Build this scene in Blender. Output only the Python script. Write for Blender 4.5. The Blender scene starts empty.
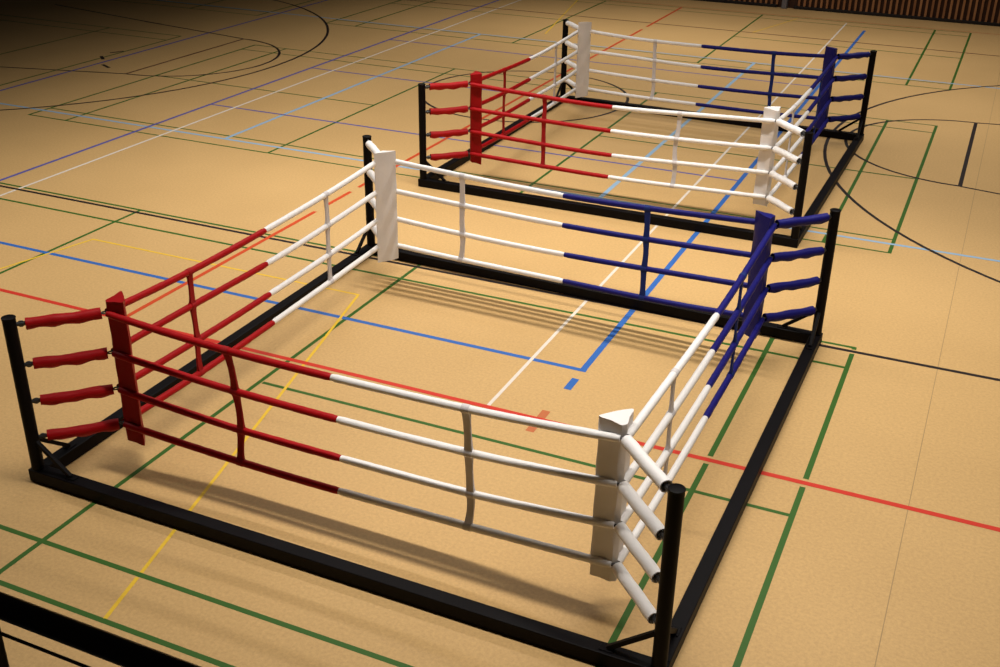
import bpy, bmesh, math, random
from mathutils import Vector, Matrix

rnd = random.Random(7)
scene = bpy.context.scene
COL = scene.collection

# ------------------------------------------------------------------ helpers
def tag(o, label=None, cat=None, group=None, kind=None):
    if label: o['label'] = label
    if cat: o['category'] = cat
    if group: o['group'] = group
    if kind: o['kind'] = kind
    return o

def empty(name, loc=(0, 0, 0)):
    o = bpy.data.objects.new(name, None)
    o.empty_display_size = 0.3
    o.location = loc
    COL.objects.link(o)
    return o

def obj(name, bm, mats, parent=None, smooth=False, label=None, origin=None):
    if origin is None and parent is not None:
        xs = [v.co for v in bm.verts]
        lo = [min(c[i] for c in xs) for i in range(3)]
        hi = [max(c[i] for c in xs) for i in range(3)]
        origin = Vector([(lo[i] + hi[i]) / 2 for i in range(3)])
    origin = Vector(origin) if origin is not None else Vector((0, 0, 0))
    for v in bm.verts:
        v.co -= origin
    bmesh.ops.recalc_face_normals(bm, faces=bm.faces)
    me = bpy.data.meshes.new(name)
    bm.to_mesh(me)
    bm.free()
    for m in (mats if isinstance(mats, (list, tuple)) else [mats]):
        me.materials.append(m)
    if smooth:
        for p in me.polygons:
            p.use_smooth = True
        try:
            me.set_sharp_from_angle(angle=math.radians(42))
        except Exception:
            pass
    o = bpy.data.objects.new(name, me)
    COL.objects.link(o)
    if parent is not None:
        o.parent = parent
        o.location = origin - world_loc(parent)
    else:
        o.location = origin
    if label:
        o['label'] = label
    return o

def world_loc(o):
    v = Vector(o.location)
    if o.parent is not None:
        v += world_loc(o.parent)
    return v

def frame_of(d):
    d = d.normalized()
    up = Vector((0, 0, 1)) if abs(d.z) < 0.95 else Vector((1, 0, 0))
    s = d.cross(up).normalized()
    return s, s.cross(d).normalized()

def tube(bm, pts, radii, seg=12, caps=True, squash=1.0, mat=0):
    """round tube through pts; radii one value or one per point"""
    pts = [Vector(p) for p in pts]
    n = len(pts)
    if not isinstance(radii, (list, tuple)):
        radii = [radii] * n
    rings = []
    for i, p in enumerate(pts):
        d = pts[min(i + 1, n - 1)] - pts[max(i - 1, 0)]
        s, t = frame_of(d)
        rings.append([bm.verts.new(p + radii[i] * (s * math.cos(2 * math.pi * k / seg) + t * squash * math.sin(2 * math.pi * k / seg))) for k in range(seg)])
    for a, b in zip(rings, rings[1:]):
        for k in range(seg):
            f = bm.faces.new((a[k], a[(k + 1) % seg], b[(k + 1) % seg], b[k]))
            f.material_index = mat
    if caps:
        for rg in (rings[0][::-1], rings[-1]):
            f = bm.faces.new(rg)
            f.material_index = mat
    return rings

def bar(bm, a, b, w, h, bevel=0.0, mat=0):
    """box bar from a to b, w across (horizontal), h in the other direction"""
    a, b = Vector(a), Vector(b)
    s, t = frame_of(b - a)
    vs = []
    for p in (a, b):
        for i, j in ((-1, -1), (1, -1), (1, 1), (-1, 1)):
            vs.append(bm.verts.new(p + s * (i * w / 2) + t * (j * h / 2)))
    fs = [(0, 1, 2, 3), (7, 6, 5, 4), (0, 4, 5, 1), (1, 5, 6, 2), (2, 6, 7, 3), (3, 7, 4, 0)]
    faces = [bm.faces.new([vs[k] for k in f]) for f in fs]
    for f in faces:
        f.material_index = mat
    if bevel:
        es = set(e for f in faces for e in f.edges)
        bmesh.ops.bevel(bm, geom=list(es), offset=bevel, segments=2, affect='EDGES', profile=0.5)

def torus(bm, c, axis, R, r, seg=14, sub=6):
    s, t = frame_of(Vector(axis))
    ax = Vector(axis).normalized()
    c = Vector(c)
    g = []
    for i in range(seg):
        a = 2 * math.pi * i / seg
        d = s * math.cos(a) + t * math.sin(a)
        g.append([bm.verts.new(c + d * (R + r * math.cos(2 * math.pi * k / sub)) + ax * r * math.sin(2 * math.pi * k / sub)) for k in range(sub)])
    for i in range(seg):
        for k in range(sub):
            bm.faces.new((g[i][k], g[(i + 1) % seg][k], g[(i + 1) % seg][(k + 1) % sub], g[i][(k + 1) % sub]))

# ------------------------------------------------------------------ materials
def srgb(r, g, b):
    f = lambda c: ((c / 255 + 0.055) / 1.055) ** 2.4 if c > 10 else c / 255 / 12.92
    return (f(r), f(g), f(b), 1)

def mat(name, col, rough=0.6, spec=0.4, noise=0.0, nscale=20.0, bump=0.0, bscale=60.0, sheen=0.0, trans=0.0):
    m = bpy.data.materials.new(name)
    m.use_nodes = True
    nt = m.node_tree
    b = nt.nodes['Principled BSDF']
    b.inputs['Base Color'].default_value = col
    b.inputs['Roughness'].default_value = rough
    b.inputs['Specular IOR Level'].default_value = spec
    tc = nt.nodes.new('ShaderNodeTexCoord')
    if noise:
        n = nt.nodes.new('ShaderNodeTexNoise')
        n.inputs['Scale'].default_value = nscale
        n.inputs['Detail'].default_value = 5
        nt.links.new(tc.outputs['Object'], n.inputs['Vector'])
        mx = nt.nodes.new('ShaderNodeMix')
        mx.data_type = 'RGBA'
        mx.inputs['A'].default_value = [c * (1 - noise) for c in col[:3]] + [1]
        mx.inputs['B'].default_value = [min(1, c * (1 + noise)) for c in col[:3]] + [1]
        nt.links.new(n.outputs['Fac'], mx.inputs['Factor'])
        nt.links.new(mx.outputs['Result'], b.inputs['Base Color'])
    if bump:
        n2 = nt.nodes.new('ShaderNodeTexNoise')
        n2.inputs['Scale'].default_value = bscale
        n2.inputs['Detail'].default_value = 4
        nt.links.new(tc.outputs['Object'], n2.inputs['Vector'])
        bp = nt.nodes.new('ShaderNodeBump')
        bp.inputs['Strength'].default_value = bump
        bp.inputs['Distance'].default_value = 0.01
        nt.links.new(n2.outputs['Fac'], bp.inputs['Height'])
        nt.links.new(bp.outputs['Normal'], b.inputs['Normal'])
    return m

M = {
    'black': mat('black_painted_steel', (0.0035, 0.0028, 0.0036, 1), 0.5, 0.09, 0.35, 9, 0.05, 140),
    'iron': mat('dark_steel_fittings', (0.03, 0.03, 0.032, 1), 0.35, 0.6),
    'rail': mat('black_lacquered_steel', (0.006, 0.005, 0.006, 1), 0.35, 0.5),
    'wire': mat('steel_wire', (0.05, 0.03, 0.03, 1), 0.4, 0.5),
    'red': mat('red_vinyl_sleeve', (0.37, 0.0035, 0.006, 1), 0.5, 0.16, 0.12, 14, 0.25, 40),
    'blue': mat('blue_vinyl_sleeve', (0.010, 0.009, 0.150, 1), 0.5, 0.16, 0.12, 14, 0.25, 40),
    'white': mat('white_vinyl_sleeve', (0.86, 0.835, 0.825, 1), 0.5, 0.35, 0.05, 14, 0.2, 40),
    'redpad': mat('red_vinyl_pad', (0.31, 0.0035, 0.006, 1), 0.5, 0.16, 0.12, 8, 0.35, 16),
    'bluepad': mat('blue_vinyl_pad', (0.009, 0.009, 0.140, 1), 0.5, 0.16, 0.12, 8, 0.35, 16),
    'whitepad': mat('white_vinyl_pad', (0.82, 0.79, 0.78, 1), 0.5, 0.35, 0.07, 8, 0.35, 16),
    'redstrap': mat('red_webbing', (0.33, 0.008, 0.010, 1), 0.7, 0.2, 0.1, 30, 0.3, 120),
    'bluestrap': mat('blue_webbing', (0.010, 0.025, 0.16, 1), 0.7, 0.2, 0.1, 30, 0.3, 120),
    'whitestrap': mat('white_webbing', (0.66, 0.63, 0.64, 1), 0.7, 0.2, 0.1, 30, 0.3, 120),
}

def floor_mat():
    m = bpy.data.materials.new('tan_sports_linoleum')
    m.use_nodes = True
    nt = m.node_tree
    b = nt.nodes['Principled BSDF']
    tc = nt.nodes.new('ShaderNodeTexCoord')
    n1 = nt.nodes.new('ShaderNodeTexNoise'); n1.inputs['Scale'].default_value = 38; n1.inputs['Detail'].default_value = 6; n1.inputs['Roughness'].default_value = 0.75
    n2 = nt.nodes.new('ShaderNodeTexNoise'); n2.inputs['Scale'].default_value = 0.45; n2.inputs['Detail'].default_value = 3
    nt.links.new(tc.outputs['Object'], n1.inputs['Vector'])
    nt.links.new(tc.outputs['Object'], n2.inputs['Vector'])
    r1 = nt.nodes.new('ShaderNodeValToRGB')
    r1.color_ramp.elements[0].position = 0.30; r1.color_ramp.elements[0].color = FLOOR_A
    r1.color_ramp.elements[1].position = 0.70; r1.color_ramp.elements[1].color = FLOOR_B
    nt.links.new(n1.outputs['Fac'], r1.inputs['Fac'])
    mx = nt.nodes.new('ShaderNodeMix'); mx.data_type = 'RGBA'; mx.blend_type = 'MULTIPLY'
    r2 = nt.nodes.new('ShaderNodeValToRGB')
    r2.color_ramp.elements[0].position = 0.3; r2.color_ramp.elements[0].color = (0.90, 0.89, 0.87, 1)
    r2.color_ramp.elements[1].position = 0.7; r2.color_ramp.elements[1].color = (1.0, 1.0, 1.0, 1)
    nt.links.new(n2.outputs['Fac'], r2.inputs['Fac'])
    mx.inputs['Factor'].default_value = 1.0
    nt.links.new(r1.outputs['Color'], mx.inputs['A'])
    nt.links.new(r2.outputs['Color'], mx.inputs['B'])
    nt.links.new(mx.outputs['Result'], b.inputs['Base Color'])
    b.inputs['Roughness'].default_value = 0.5
    b.inputs['Specular IOR Level'].default_value = 0.25
    return m
FLOOR_A = (0.500, 0.315, 0.128, 1)
FLOOR_B = (0.665, 0.430, 0.183, 1)

# ------------------------------------------------------------------ floor with its court markings
def paint(name, col):
    return mat(name, col, 0.5, 0.25, 0.10, 25)
LINE = {
    'green': paint('green_court_paint', (0.036, 0.112, 0.014, 1)),
    'red': paint('red_court_paint', (0.56, 0.035, 0.018, 1)),
    'orange': paint('orange_red_court_paint', (0.55, 0.065, 0.015, 1)),
    'blue': paint('blue_court_paint', (0.030, 0.125, 0.42, 1)),
    'navy': paint('deep_blue_court_paint', (0.085, 0.095, 0.36, 1)),
    'light': paint('light_blue_court_paint', (0.27, 0.42, 0.58, 1)),
    'white': paint('white_court_paint', (0.70, 0.63, 0.55, 1)),
    'yellow': paint('yellow_court_paint', (0.75, 0.48, 0.035, 1)),
    'black': paint('black_court_paint', (0.018, 0.012, 0.012, 1)),
    'brown': paint('dark_brown_court_paint', (0.10, 0.035, 0.018, 1)),
    'faded': paint('faded_red_court_paint', (0.48, 0.14, 0.05, 1)),
    'seam': paint('floor_seam', (0.33, 0.22, 0.10, 1)),
}
LK = list(LINE)
fb = bmesh.new()
U0, U1, V0, V1 = -26.0, 9.0, -9.3, 18.8
bar(fb, (U0, (V0 + V1) / 2, -0.1), (U1, (V0 + V1) / 2, -0.1), V1 - V0, 0.2)
zc = [0.0006]
def strip(col, pts, w):
    """flat painted stripe through pts (mitred)"""
    z = zc[0]; zc[0] += 0.00001
    pts = [Vector((p[0], p[1])) for p in pts]
    n = len(pts); L = []; Rr = []
    for i in range(n):
        if i == 0: d0 = d1 = pts[1] - pts[0]
        elif i == n - 1: d0 = d1 = pts[-1] - pts[-2]
        else: d0, d1 = pts[i] - pts[i - 1], pts[i + 1] - pts[i]
        d0 = d0.normalized(); d1 = d1.normalized()
        t = (d0 + d1).normalized(); nn = Vector((-t.y, t.x))
        k = w / 2 / max(0.3, nn.dot(Vector((-d0.y, d0.x))))
        L.append(fb.verts.new((pts[i].x + nn.x * k, pts[i].y + nn.y * k, z)))
        Rr.append(fb.verts.new((pts[i].x - nn.x * k, pts[i].y - nn.y * k, z)))
    for i in range(n - 1):
        f = fb.faces.new((Rr[i], Rr[i + 1], L[i + 1], L[i]))
        f.material_index = 1 + LK.index(col)
def hline(col, v, ua, ub, w): strip(col, [(ua, v), (ub, v)], w)
def vline(col, u, va, vb, w): strip(col, [(u, va), (u, vb)], w)
def arc(col, c, r, a0, a1, w, n=40):
    strip(col, [(c[0] + r * math.cos(math.radians(a0 + (a1 - a0) * i / n)), c[1] + r * math.sin(math.radians(a0 + (a1 - a0) * i / n))) for i in range(n + 1)], w)

# seams of the floor sheets
for u in (0.77, -20.0):
    vline('seam', u, V0, V1, 0.006)
# three badminton courts side by side (green)
EL, ER = -13.28, 0.0
for near, far in ((-6.1, 0.0), (2.716, 8.816), (11.50, 17.42)):
    mid = (near + far) / 2
    G = 0.042
    for v in (near, near + 0.46, far - 0.46, far):
        hline('green', v, EL - 0.02, ER + 0.02, G if v < 2 else 0.036)
    for u in (EL, EL + 0.76, ER - 0.76, ER):
        if near < 0 and u > -1:     # broken where the red and black lines cross
            for va, vb in ((near, -2.63), (-2.51, -0.14), (-0.045, far)):
                vline('green', u, va, vb, 0.045)
        else:
            vline('green', u, near, far, 0.045)
    for u in (-4.70, -8.69):
        if near < 0 and u > -5: u = -4.73
        vline('green', u, near, far, 0.042)
    hline('green', mid, EL, -8.69, 0.036)
    hline('green', mid, -4.70, ER, 0.04)
# second column of courts in the dark part of the hall
for near, far in ((2.716, 8.816), (11.53, 17.63)):
    for u in (-15.17, -17.1, -21.1):
        vline('green', u, near, far, 0.042)
    for v in (near, near + 0.46, far - 0.46, far):
        hline('green', v, -24, -15.17, 0.036)
# training courts across the hall (light blue)
for v in (3.02, 12.05):
    hline('light', v, -24.0, 6.0, 0.055)
for u in (-9.68, -3.69):
    vline('light', u, 3.02, 12.05, 0.06)
# large volleyball court along v (deep blue)
for v in (4.565, 7.6, 10.6):
    hline('navy', v, -11.13, -2.2, 0.045)
vline('navy', -11.13, -1.58, 16.55, 0.055)
hline('blue', -1.58, -14.0, -2.165, 0.055)
vline('blue', -2.2, -1.58, 16.55, 0.062)
vline('navy', -14.88, -1.58, 16.55, 0.055)
strip('blue', [(-2.2, -1.98), (-2.2, -1.76)], 0.07)
strip('faded', [(-2.22, -2.79), (-2.22, -2.63)], 0.075)
strip('faded', [(-2.22, -2.55), (-2.22, -2.41)], 0.075)
# white
vline('white', -10.65, -2.55, 17.3, 0.042)
vline('white', -2.71, -2.55, 17.3, 0.034)
# yellow trapezoids
strip('yellow', [(-9.72, -6.03), (-8.51, -1.03), (-4.92, -1.03), (-3.868, -5.618)], 0.028)
strip('yellow', [(-3.858, -5.668), (-3.765, -6.08)], 0.030)
strip('yellow', [(-9.40, 17.3), (-8.45, 12.75)], 0.03)
strip('yellow', [(-3.85, 17.3), (-4.42, 15.1)], 0.03)
# basketball (black)
hline('black', -0.09, -24, 6.5, 0.05)
hline('brown', 15.08, -24, 6.5, 0.05)
arc('black', (-6.73, 7.6), 1.8, 0, 360, 0.05, 64)
vline('black', 0.57, 5.72, 9.30, 0.055)
arc('black', (0.59, 7.51), 1.8, 90, 270, 0.05)
arc('black', (4.77, 7.48), 6.23, 90, 270, 0.05, 60)
strip('black', [(0.57, 5.70), (6.4, 4.55)], 0.045)
strip('black', [(0.57, 9.31), (6.4, 10.4)], 0.045)
vline('brown', -13.85, 5.61, 9.21, 0.05)
arc('black', (-13.9, 7.41), 1.8, -90, 90, 0.05)
arc('black', (-18.24, 7.42), 6.42, -90, 90, 0.055, 60)
strip('black', [(-13.85, 5.61), (-16.26, 4.97), (-20.2, 4.0)], 0.05)
strip('black', [(-13.85, 9.21), (-16.44, 9.66), (-20.2, 10.4)], 0.05)
for a, b in (((-15.34, 6.86), (-15.20, 7.10)), ((-15.28, 6.55), (-15.05, 6.35)), ((-14.75, 6.0), (-14.45, 5.85)), ((-16.9, 9.74), (-16.4, 9.66))):
    strip('black', [a, b], 0.065)
# long red line, orange-red line with its gaps
hline('red', -2.57, -24, 6.5, 0.055)
for a, b in ((-2.57, 0.93), (1.16, 1.78), (1.98, 14.25), (14.6, 17.45)):
    vline('orange', -6.72, a, b, 0.055)
hline('faded', 17.55, -24, 6.5, 0.04)
floor = obj('floor', fb, [floor_mat()] + [LINE[k] for k in LK])
tag(floor, 'tan linoleum sports hall floor crossed by coloured court lines', kind='structure')

# ------------------------------------------------------------------ far wall of wooden slats
def slat_mat():
    m = bpy.data.materials.new('stained_wood_slats')
    m.use_nodes = True
    nt = m.node_tree
    b = nt.nodes['Principled BSDF']
    tc = nt.nodes.new('ShaderNodeTexCoord')
    n = nt.nodes.new('ShaderNodeTexNoise')
    mp = nt.nodes.new('ShaderNodeMapping')
    mp.inputs['Scale'].default_value = (3.6, 1, 0.5)
    nt.links.new(tc.outputs['Object'], mp.inputs['Vector'])
    nt.links.new(mp.outputs['Vector'], n.inputs['Vector'])
    n.inputs['Scale'].default_value = 2.2
    n.inputs['Detail'].default_value = 4
    r = nt.nodes.new('ShaderNodeValToRGB')
    r.color_ramp.elements[0].position = 0.35; r.color_ramp.elements[0].color = (0.24, 0.095, 0.034, 1)
    r.color_ramp.elements[1].position = 0.68; r.color_ramp.elements[1].color = (0.40, 0.185, 0.075, 1)
    nt.links.new(n.outputs['Fac'], r.inputs['Fac'])
    nt.links.new(r.outputs['Color'], b.inputs['Base Color'])
    b.inputs['Roughness'].default_value = 0.6
    return m
WV = 18.62
wb = bmesh.new()
bar(wb, (U0, WV + 0.15, 2.0), (U1, WV + 0.15, 2.0), 0.2, 4.0, mat=1)      # dark backing
u = U0
while u < U1 - 0.1:
    if not (-4.62 < u < -4.25):
        w = rnd.choice((0.100, 0.106, 0.112))
        bar(wb, (u + 0.05, WV + 0.03, 0.075), (u + 0.05, WV + 0.03, 4.0), w, 0.05)
    u += 0.135
tag(obj('wall_back', wb, [slat_mat(), mat('dark_backing', (0.05, 0.019, 0.008, 1), 0.8)]),
    'far wall of upright brown wooden slats', kind='structure')
kb = bmesh.new()
bar(kb, (U0, WV + 0.0, 0.035), (-4.62, WV + 0.0, 0.035), 0.08, 0.065, 0.005)
bar(kb, (-4.2, WV + 0.0, 0.035), (U1, WV + 0.0, 0.035), 0.08, 0.065, 0.005)
tag(obj('baseboard_back', kb, mat('black_rubber', (0.008, 0.006, 0.006, 1), 0.6)), 'black skirting along the slatted wall', kind='structure')
jb = bmesh.new()
bar(jb, (-4.42, WV + 0.01, 0.0), (-4.42, WV + 0.01, 4.0), 0.28, 0.12, 0.01)
tag(obj('trim_1', jb, mat('grey_painted_steel', (0.16, 0.15, 0.16, 1), 0.5)), 'grey upright let into the slatted wall', kind='structure')

# ------------------------------------------------------------------ boxing rings
LEVEL = (1.31, 0.983, 0.677, 0.372)
LAT = (-0.02, -0.055, -0.08, -0.03)      # ropes offset sideways, shaped so shade falls on the lowest front rope
SAG = (0.065, 0.045, 0.048, 0.035)
POST_H = 1.3676
HUB = 0.64
OPP = {'FL': 'BR', 'BR': 'FL', 'FR': 'BL', 'BL': 'FR'}
COLOUR = {'FL': 'red', 'FR': 'white', 'BR': 'blue', 'BL': 'white'}

def boxing_ring(c, label, group, seed, straps, uneven=False, lift=0.0):
    rg = random.Random(seed)
    c = {k: Vector((v[0], v[1], 0)) for k, v in c.items()}
    ctr = sum(c.values(), Vector()) / 4
    root = empty('boxing_ring', (ctr.x, ctr.y, 0))
    tag(root, label, 'boxing ring', group)
    # base frame of square tube: front and back beams run through, side beams butt between them
    for a, b, through in (('FL', 'FR', True), ('BL', 'BR', True), ('FL', 'BL', False), ('FR', 'BR', False)):
        d = (c[b] - c[a]).normalized()
        e = 0.055 if through else -0.0555
        bm = bmesh.new()
        up = Vector((0, 0, 0.055))
        bar(bm, c[a] - d * e + up, c[b] + d * e + up, 0.105, 0.104, 0.006)
        obj('base_beam', bm, M['black'], root)
    diag = {k: (c[OPP[k]] - c[k]).normalized() for k in c}
    hub = {k: c[k] + diag[k] * HUB for k in c}
    sides = {'FL': ('FR', 'BL'), 'FR': ('FL', 'BR'), 'BR': ('FR', 'BL'), 'BL': ('FL', 'BR')}
    for k in ('FL', 'FR', 'BR', 'BL'):
        colr = COLOUR[k]
        # post with capped top
        bm = bmesh.new()
        p = c[k]
        tube(bm, [p + Vector((0, 0, h)) for h in (0.107, 0.14, 0.7, 1.3, POST_H - 0.012, POST_H - 0.006)], 0.047, 20)
        tube(bm, [p + Vector((0, 0, h)) for h in (POST_H - 0.0055, POST_H - 0.003, POST_H + 0.004, POST_H + 0.007)], [0.049, 0.0505, 0.0495, 0.044], 20)
        post = obj('post', bm, M['black'], root, True)
        for s in sides[k]:
            d = (c[s] - c[k]).normalized()
            bm = bmesh.new()
            bar(bm, p + d * 0.035 + Vector((0, 0, 0.345)), p + d * 0.325 + Vector((0, 0, 0.118)), 0.032, 0.032, 0.004)
            n = Vector((-d.y, d.x, 0))
            bar(bm, p + d * 0.285 + Vector((0, 0, 0.112)), p + d * 0.375 + Vector((0, 0, 0.112)), 0.06, 0.008, 0.002)
            obj('brace', bm, M['black'], post)
        # turnbuckles under padded sleeves
        d = diag[k]
        for i, z in enumerate(LEVEL):
            zu = Vector((0, 0, z + lift))
            start = {'FL': 0.105, 'FR': 0.115, 'BR': 0.085, 'BL': 0.09}[k]
            bm = bmesh.new()
            tube(bm, [p + d * 0.04 + zu, p + d * (start + 0.03) + zu], 0.016, 10)
            torus(bm, p + d * (start - 0.03) + zu, Vector((-d.y, d.x, 0)), 0.020, 0.007)
            tube(bm, [p + d * (start + 0.03) + zu, hub[k] - d * 0.01 + zu], 0.009, 8)
            torus(bm, hub[k] + zu, Vector((0, 0, 1)), 0.018, 0.006)
            tb = obj('turnbuckle', bm, M['iron'], root, True)
            bm = bmesh.new()
            n = 16
            a0, a1 = start, HUB - 0.02
            ph = rg.uniform(0, 6)
            pts, rad = [], []
            for j in range(n + 1):
                t = j / n
                q = p + d * (a0 + (a1 - a0) * t) + zu
                q.z -= 0.0022 * math.sin(t * 9 + ph) + (0.006 * math.sin(math.pi * t) if colr != 'white' else 0)
                pts.append(q)
                base = 0.041 if colr == 'white' else 0.041 + 0.0022 * math.sin(t * 13 + ph * 2)
                rad.append(base + rg.uniform(-0.001, 0.001))
            rings = tube(bm, pts, rad, 16, caps=False)
            if colr != 'white':      # loose fabric edge along the underside
                for j, rg_ in enumerate(rings):
                    low = sorted(rg_, key=lambda v: v.co.z)[:3]
                    for v in low[:1 if j in (0, n) else 3]:
                        v.co.z -= 0.005 + 0.006 * math.sin(j * 1.15 + ph)
            tube(bm, pts[::-1], [r - 0.007 for r in rad[::-1]], 16, caps=False)
            for e0, e1, sgn in ((pts[0], rad[0], 1), (pts[-1], rad[-1], -1)):
                # annular end
                s, t = frame_of(d)
                o_ = [bm.verts.new(e0 + e1 * (s * math.cos(2 * math.pi * q / 16) + t * math.sin(2 * math.pi * q / 16))) for q in range(16)]
                i_ = [bm.verts.new(e0 + (e1 - 0.007) * (s * math.cos(2 * math.pi * q / 16) + t * math.sin(2 * math.pi * q / 16))) for q in range(16)]
                for q in range(16):
                    bm.faces.new((o_[q], o_[(q + 1) % 16], i_[(q + 1) % 16], i_[q]))
            obj('padded_sleeve', bm, M[colr], tb, True, label=colr + ' padded sleeve')
        # corner pad: three-sided, point towards the post
        nrm = Vector((-d.y, d.x, 0))
        bm = bmesh.new()
        A0, A1, HW = HUB + 0.024, HUB + 0.145, 0.114
        z0, z1 = 0.228 + 2.5 * lift, 1.40 + 2.5 * lift
        secs = []
        nz = 26
        tilt = rg.uniform(-0.006, 0.006)
        prof = [(A0, 0.018), (A0 + 0.01, 0.03), ((A0 + A1) / 2, HW * 0.55), (A1 - 0.02, HW - 0.006), (A1 - 0.004, HW), (A1, HW - 0.014),
                (A1 + 0.008, HW * 0.5), (A1 + 0.010, 0)]
        prof = prof + [(a, -b) for a, b in prof[-2::-1]]
        ripple = [(rg.uniform(0, 6), rg.uniform(5, 9)) for _ in prof]
        for j in range(nz + 1):
            t = j / nz
            ring = []
            for (a, b), (ph, fr) in zip(prof, ripple):
                z = z0 + (z1 - z0) * t
                if j == nz: z += 0.02 * (a - A0) / (A1 - A0) + tilt * b / HW
                if j == 0: z += 0.012 * b / HW - 0.01 * (a - A0) / (A1 - A0)
                wv = 0.0028 * math.sin(fr * z * 2.2 + ph)
                ring.append(bm.verts.new(p + d * (a + wv) + nrm * (b * (1 + wv * 4)) + Vector((0, 0, z))))
            secs.append(ring)
        m_ = len(prof)
        for ra, rb in zip(secs, secs[1:]):
            for q in range(m_):
                bm.faces.new((ra[q], ra[(q + 1) % m_], rb[(q + 1) % m_], rb[q]))
        bm.faces.new(secs[0][::-1]); bm.faces.new(secs[-1])
        pad = obj('corner_pad', bm, M[colr + 'pad'], root, True, label=colr + ' three-sided corner pad')
        # fastening tab hanging below the pad
        bm = bmesh.new()
        q0 = p + d * (A0 + 0.06) + nrm * (0.055 if k in ('FL', 'BL') else -0.055)
        bar(bm, q0 + Vector((0, 0, z0 - 0.035)), q0 + Vector((0, 0, z0 + 0.04)), 0.045, 0.01, 0.002)
        obj('fastening_tab', bm, M[colr + 'pad'], pad)
    # ropes, two colours each, and the vertical spacer straps
    for (a, b), (f1, fj, f2) in zip((('FL', 'FR'), ('FL', 'BL'), ('BL', 'BR'), ('BR', 'FR')), straps):
        d = hub[b] - hub[a]
        L = d.length
        d = d / L
        out = Vector((d.y, -d.x, 0))
        if (hub[a] + d * (L / 2) - ctr).dot(out) < 0: out = -out
        mids = []
        for i in range(4):
            jz = [rg.uniform(-0.008, 0.008) for _ in range(3)]
            def at(s, i=i, jz=jz):
                t = s / L
                # tied down a little at the two straps, hanging between
                z = LEVEL[i] + lift - SAG[i] * (1 - abs(2 * t - 1) ** 2.2)
                z += jz[0] * math.sin(math.pi * t * 2) + jz[1] * math.sin(math.pi * t * 3)
                lat = LAT[i] * min(1, 4 * t, 4 * (1 - t)) if uneven and (a, b) == ('FL', 'FR') else 0.0
                return hub[a] + d * s + out * lat + Vector((0, 0, z + 1.05 * lat))
            mids.append(at)
            js = L * fj + rg.uniform(-0.02, 0.02)
            bm = bmesh.new()
            n = 40
            tube(bm, [at(0.02 + (L - 0.04) * q / n) for q in range(n + 1)], 0.011, 8)
            rope = obj('rope', bm, M['iron'], root, True)
            for s0, s1, cc in ((0.03, js, COLOUR[a]), (js, L - 0.03, COLOUR[b])):
                bm = bmesh.new()
                n = 46
                pts, rad = [], []
                for q in range(n + 1):
                    s = s0 + (s1 - s0) * q / n
                    pts.append(at(s))
                    rad.append(0.0275 + rg.uniform(-0.0009, 0.0009) - (0.004 if q in (0, n) else 0))
                if s0 > 1:   # the second sleeve starts flush with the first
                    pts[0] = pts[0] + d * 0.001
                tube(bm, pts, rad, 14)
                obj('rope_sleeve', bm, M[cc], rope, True, label=cc + ' rope sleeve')
        for f, cc in ((f1, COLOUR[a]), (f2, COLOUR[b])):
            s = f * L
            bm = bmesh.new()
            n3 = Vector((-d.y, d.x, 0))
            pts = []
            for i in range(4):
                q = mids[i](s)
                off = rg.uniform(-0.012, 0.012)
                tube(bm, [mids[i](s + off - 0.027), mids[i](s + off + 0.027)], 0.0305, 14)
                pts.append((q + d * off))
            # band between the loops: pinched in the middle, two layers thick
            for q0, q1 in zip(pts, pts[1:]):
                nn = 7
                bow = rg.uniform(-0.012, 0.012)
                rows = []
                for j in range(nn + 1):
                    t = j / nn
                    m0 = q0.lerp(q1, t) + d * bow * math.sin(math.pi * t)
                    hw = 0.029 - 0.004 * math.sin(math.pi * t)
                    ht = 0.008 + 0.012 * abs(2 * t - 1) ** 4
                    rows.append([bm.verts.new(m0 + d * (hw * x) + n3 * (ht * y)) for x, y in ((-1, -1), (1, -1), (1, 1), (-1, 1))])
                for r0, r1 in zip(rows, rows[1:]):
                    for q in range(4):
                        bm.faces.new((r0[q], r0[(q + 1) % 4], r1[(q + 1) % 4], r1[q]))
                bm.faces.new(rows[0][::-1]); bm.faces.new(rows[-1])
            obj('spacer_strap', bm, M[cc + 'strap'], root, True, label=cc + ' spacer strap')
    return root

boxing_ring({'FL': (-5.317, -5.060), 'FR': (-0.405, -5.085), 'BR': (-0.362, -0.076), 'BL': (-5.388, 0.042)},
            'nearer low boxing ring with red, white and blue ropes in the foreground', 'floor boxing rings', 3,
            ((0.268, 0.486, 0.735), (0.234, 0.485, 0.732), (0.229, 0.504, 0.709), (0.288, 0.488, 0.752)), uneven=True)
boxing_ring({'FL': (-5.975, 2.415), 'FR': (-1.055, 2.425), 'BR': (-1.004, 7.345), 'BL': (-5.965, 7.475)},
            'farther low boxing ring standing behind the nearer one, black circle lines beneath it', 'floor boxing rings', 11,
            ((0.268, 0.497, 0.705), (0.275, 0.490, 0.74), (0.313, 0.498, 0.775), (0.288, 0.488, 0.752)), lift=0.02)

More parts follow.
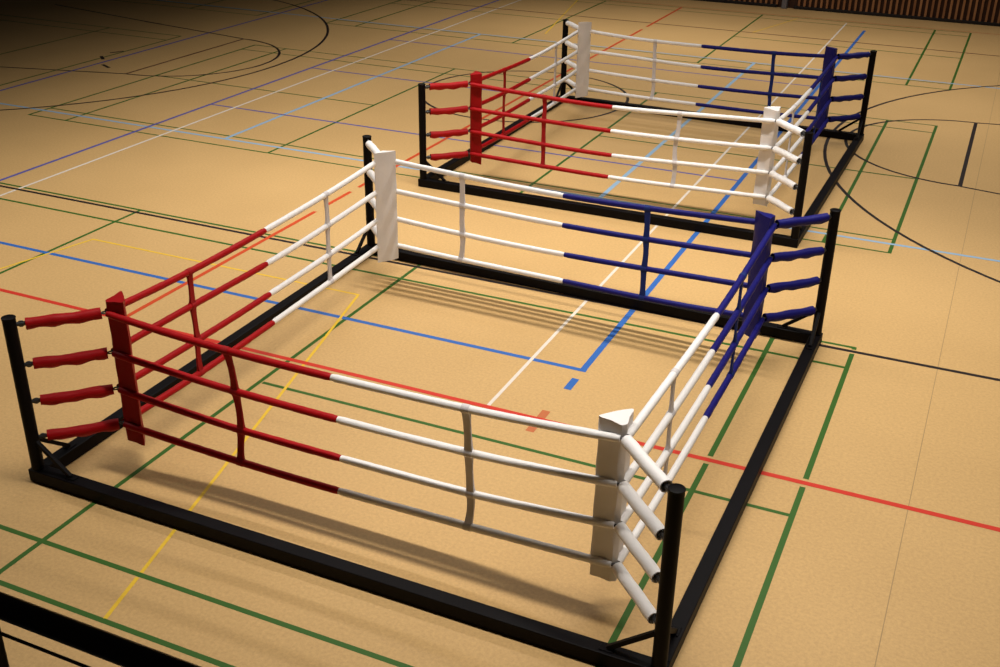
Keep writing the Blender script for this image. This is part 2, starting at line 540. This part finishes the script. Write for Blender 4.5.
# ------------------------------------------------------------------ gallery railing at the spectator's edge
RV = -9.25
rail = empty('gallery_railing', (-1.0, RV, 2.45))
tag(rail, 'black steel railing cutting across the bottom left corner', 'railing')
bm = bmesh.new(); tube(bm, [(-4.0, RV, 3.714), (3.2, RV, 3.714)], 0.018, 20)
obj('handrail', bm, M['rail'], rail, True)
bm = bmesh.new(); tube(bm, [(-4.0, RV, 3.657), (3.2, RV, 3.657)], 0.0026, 8)
obj('wire', bm, M['wire'], rail, True)
for pu in (-0.462, -1.95, -3.45, 1.05, 2.55):
    bm = bmesh.new(); bar(bm, (pu, RV, 2.45), (pu, RV, 3.70), 0.04, 0.03, 0.004)
    obj('upright', bm, M['black'], rail)
gb = bmesh.new()
bar(gb, (-6.0, -11.3, 2.35), (6.0, -11.3, 2.35), 4.2, 0.2)
tag(obj('trim_2', gb, mat('grey_concrete', (0.3, 0.29, 0.28, 1), 0.8, 0.3, 0.1, 6)), 'spectator gallery slab carrying the railing', kind='structure')

# ------------------------------------------------------------------ light: rows of tube luminaires along the hall, far left rows switched off, plus an added row by the far wall
def row(u0, u1, v, h, watts, width=0.24):
    l = bpy.data.lights.new('light_row', 'AREA')
    l.shape = 'RECTANGLE'
    l.size = u1 - u0
    l.size_y = width
    l.energy = watts
    l.color = (1.0, 0.94, 0.86)
    l.spread = math.radians(112)
    o = bpy.data.objects.new('light_row', l)
    o.location = ((u0 + u1) / 2, v, h)
    COL.objects.link(o)
UNIT = 37.0
for v, dims in ((-4.1, (4.1, 0.0, 3.4, 2.7)), (1.4, (0.7, 4.3, 3.5, 4.2)), (5.8, (1.4, 1.9, 0.0, 0.0)), (9.3, (0.6, 0.0, 0.0, 3.8)), (13.0, (0.5, 3.3, 2.3, 0.0)), (16.0, (0.0, 0.0, 0.35, 1.3))):  # last row is added to brighten the far wall and the floor before it
    for k, dim in enumerate(dims):
        if dim > 0:
            row(-13 + 4 * k, -9 + 4 * k, v, 7.0, UNIT * dim)
w = bpy.data.worlds.new('hall_ambient')
scene.world = w
w.use_nodes = True
w.node_tree.nodes['Background'].inputs['Color'].default_value = (1.0, 0.85, 0.66, 1)
w.node_tree.nodes['Background'].inputs['Strength'].default_value = 0.009

# ------------------------------------------------------------------ camera
cam = bpy.data.cameras.new('camera')
cam.sensor_fit = 'HORIZONTAL'
cam.sensor_width = 36
cam.lens = 1107.1268 * 36 / 1000
cam.clip_end = 200
co = bpy.data.objects.new('camera', cam)
COL.objects.link(co)
yaw, pitch, roll = CAMR = (1.9898, -0.4569, 0.0155)
fw = Vector((math.cos(yaw) * math.cos(pitch), math.sin(yaw) * math.cos(pitch), math.sin(pitch)))
r = Vector((math.sin(yaw), -math.cos(yaw), 0)); up = r.cross(fw)
r2 = r * math.cos(roll) + up * math.sin(roll); u2 = -r * math.sin(roll) + up * math.cos(roll)
mw = Matrix((( r2.x, u2.x, -fw.x, 0.7603), (r2.y, u2.y, -fw.y, -10.1116), (r2.z, u2.z, -fw.z, 4.7878), (0, 0, 0, 1)))
co.matrix_world = mw
scene.camera = co

scene.view_settings.view_transform = 'Standard'
scene.view_settings.look = 'None'
scene.view_settings.gamma = 1
scene.view_settings.use_curve_mapping = False
scene.view_settings.exposure = 0.0
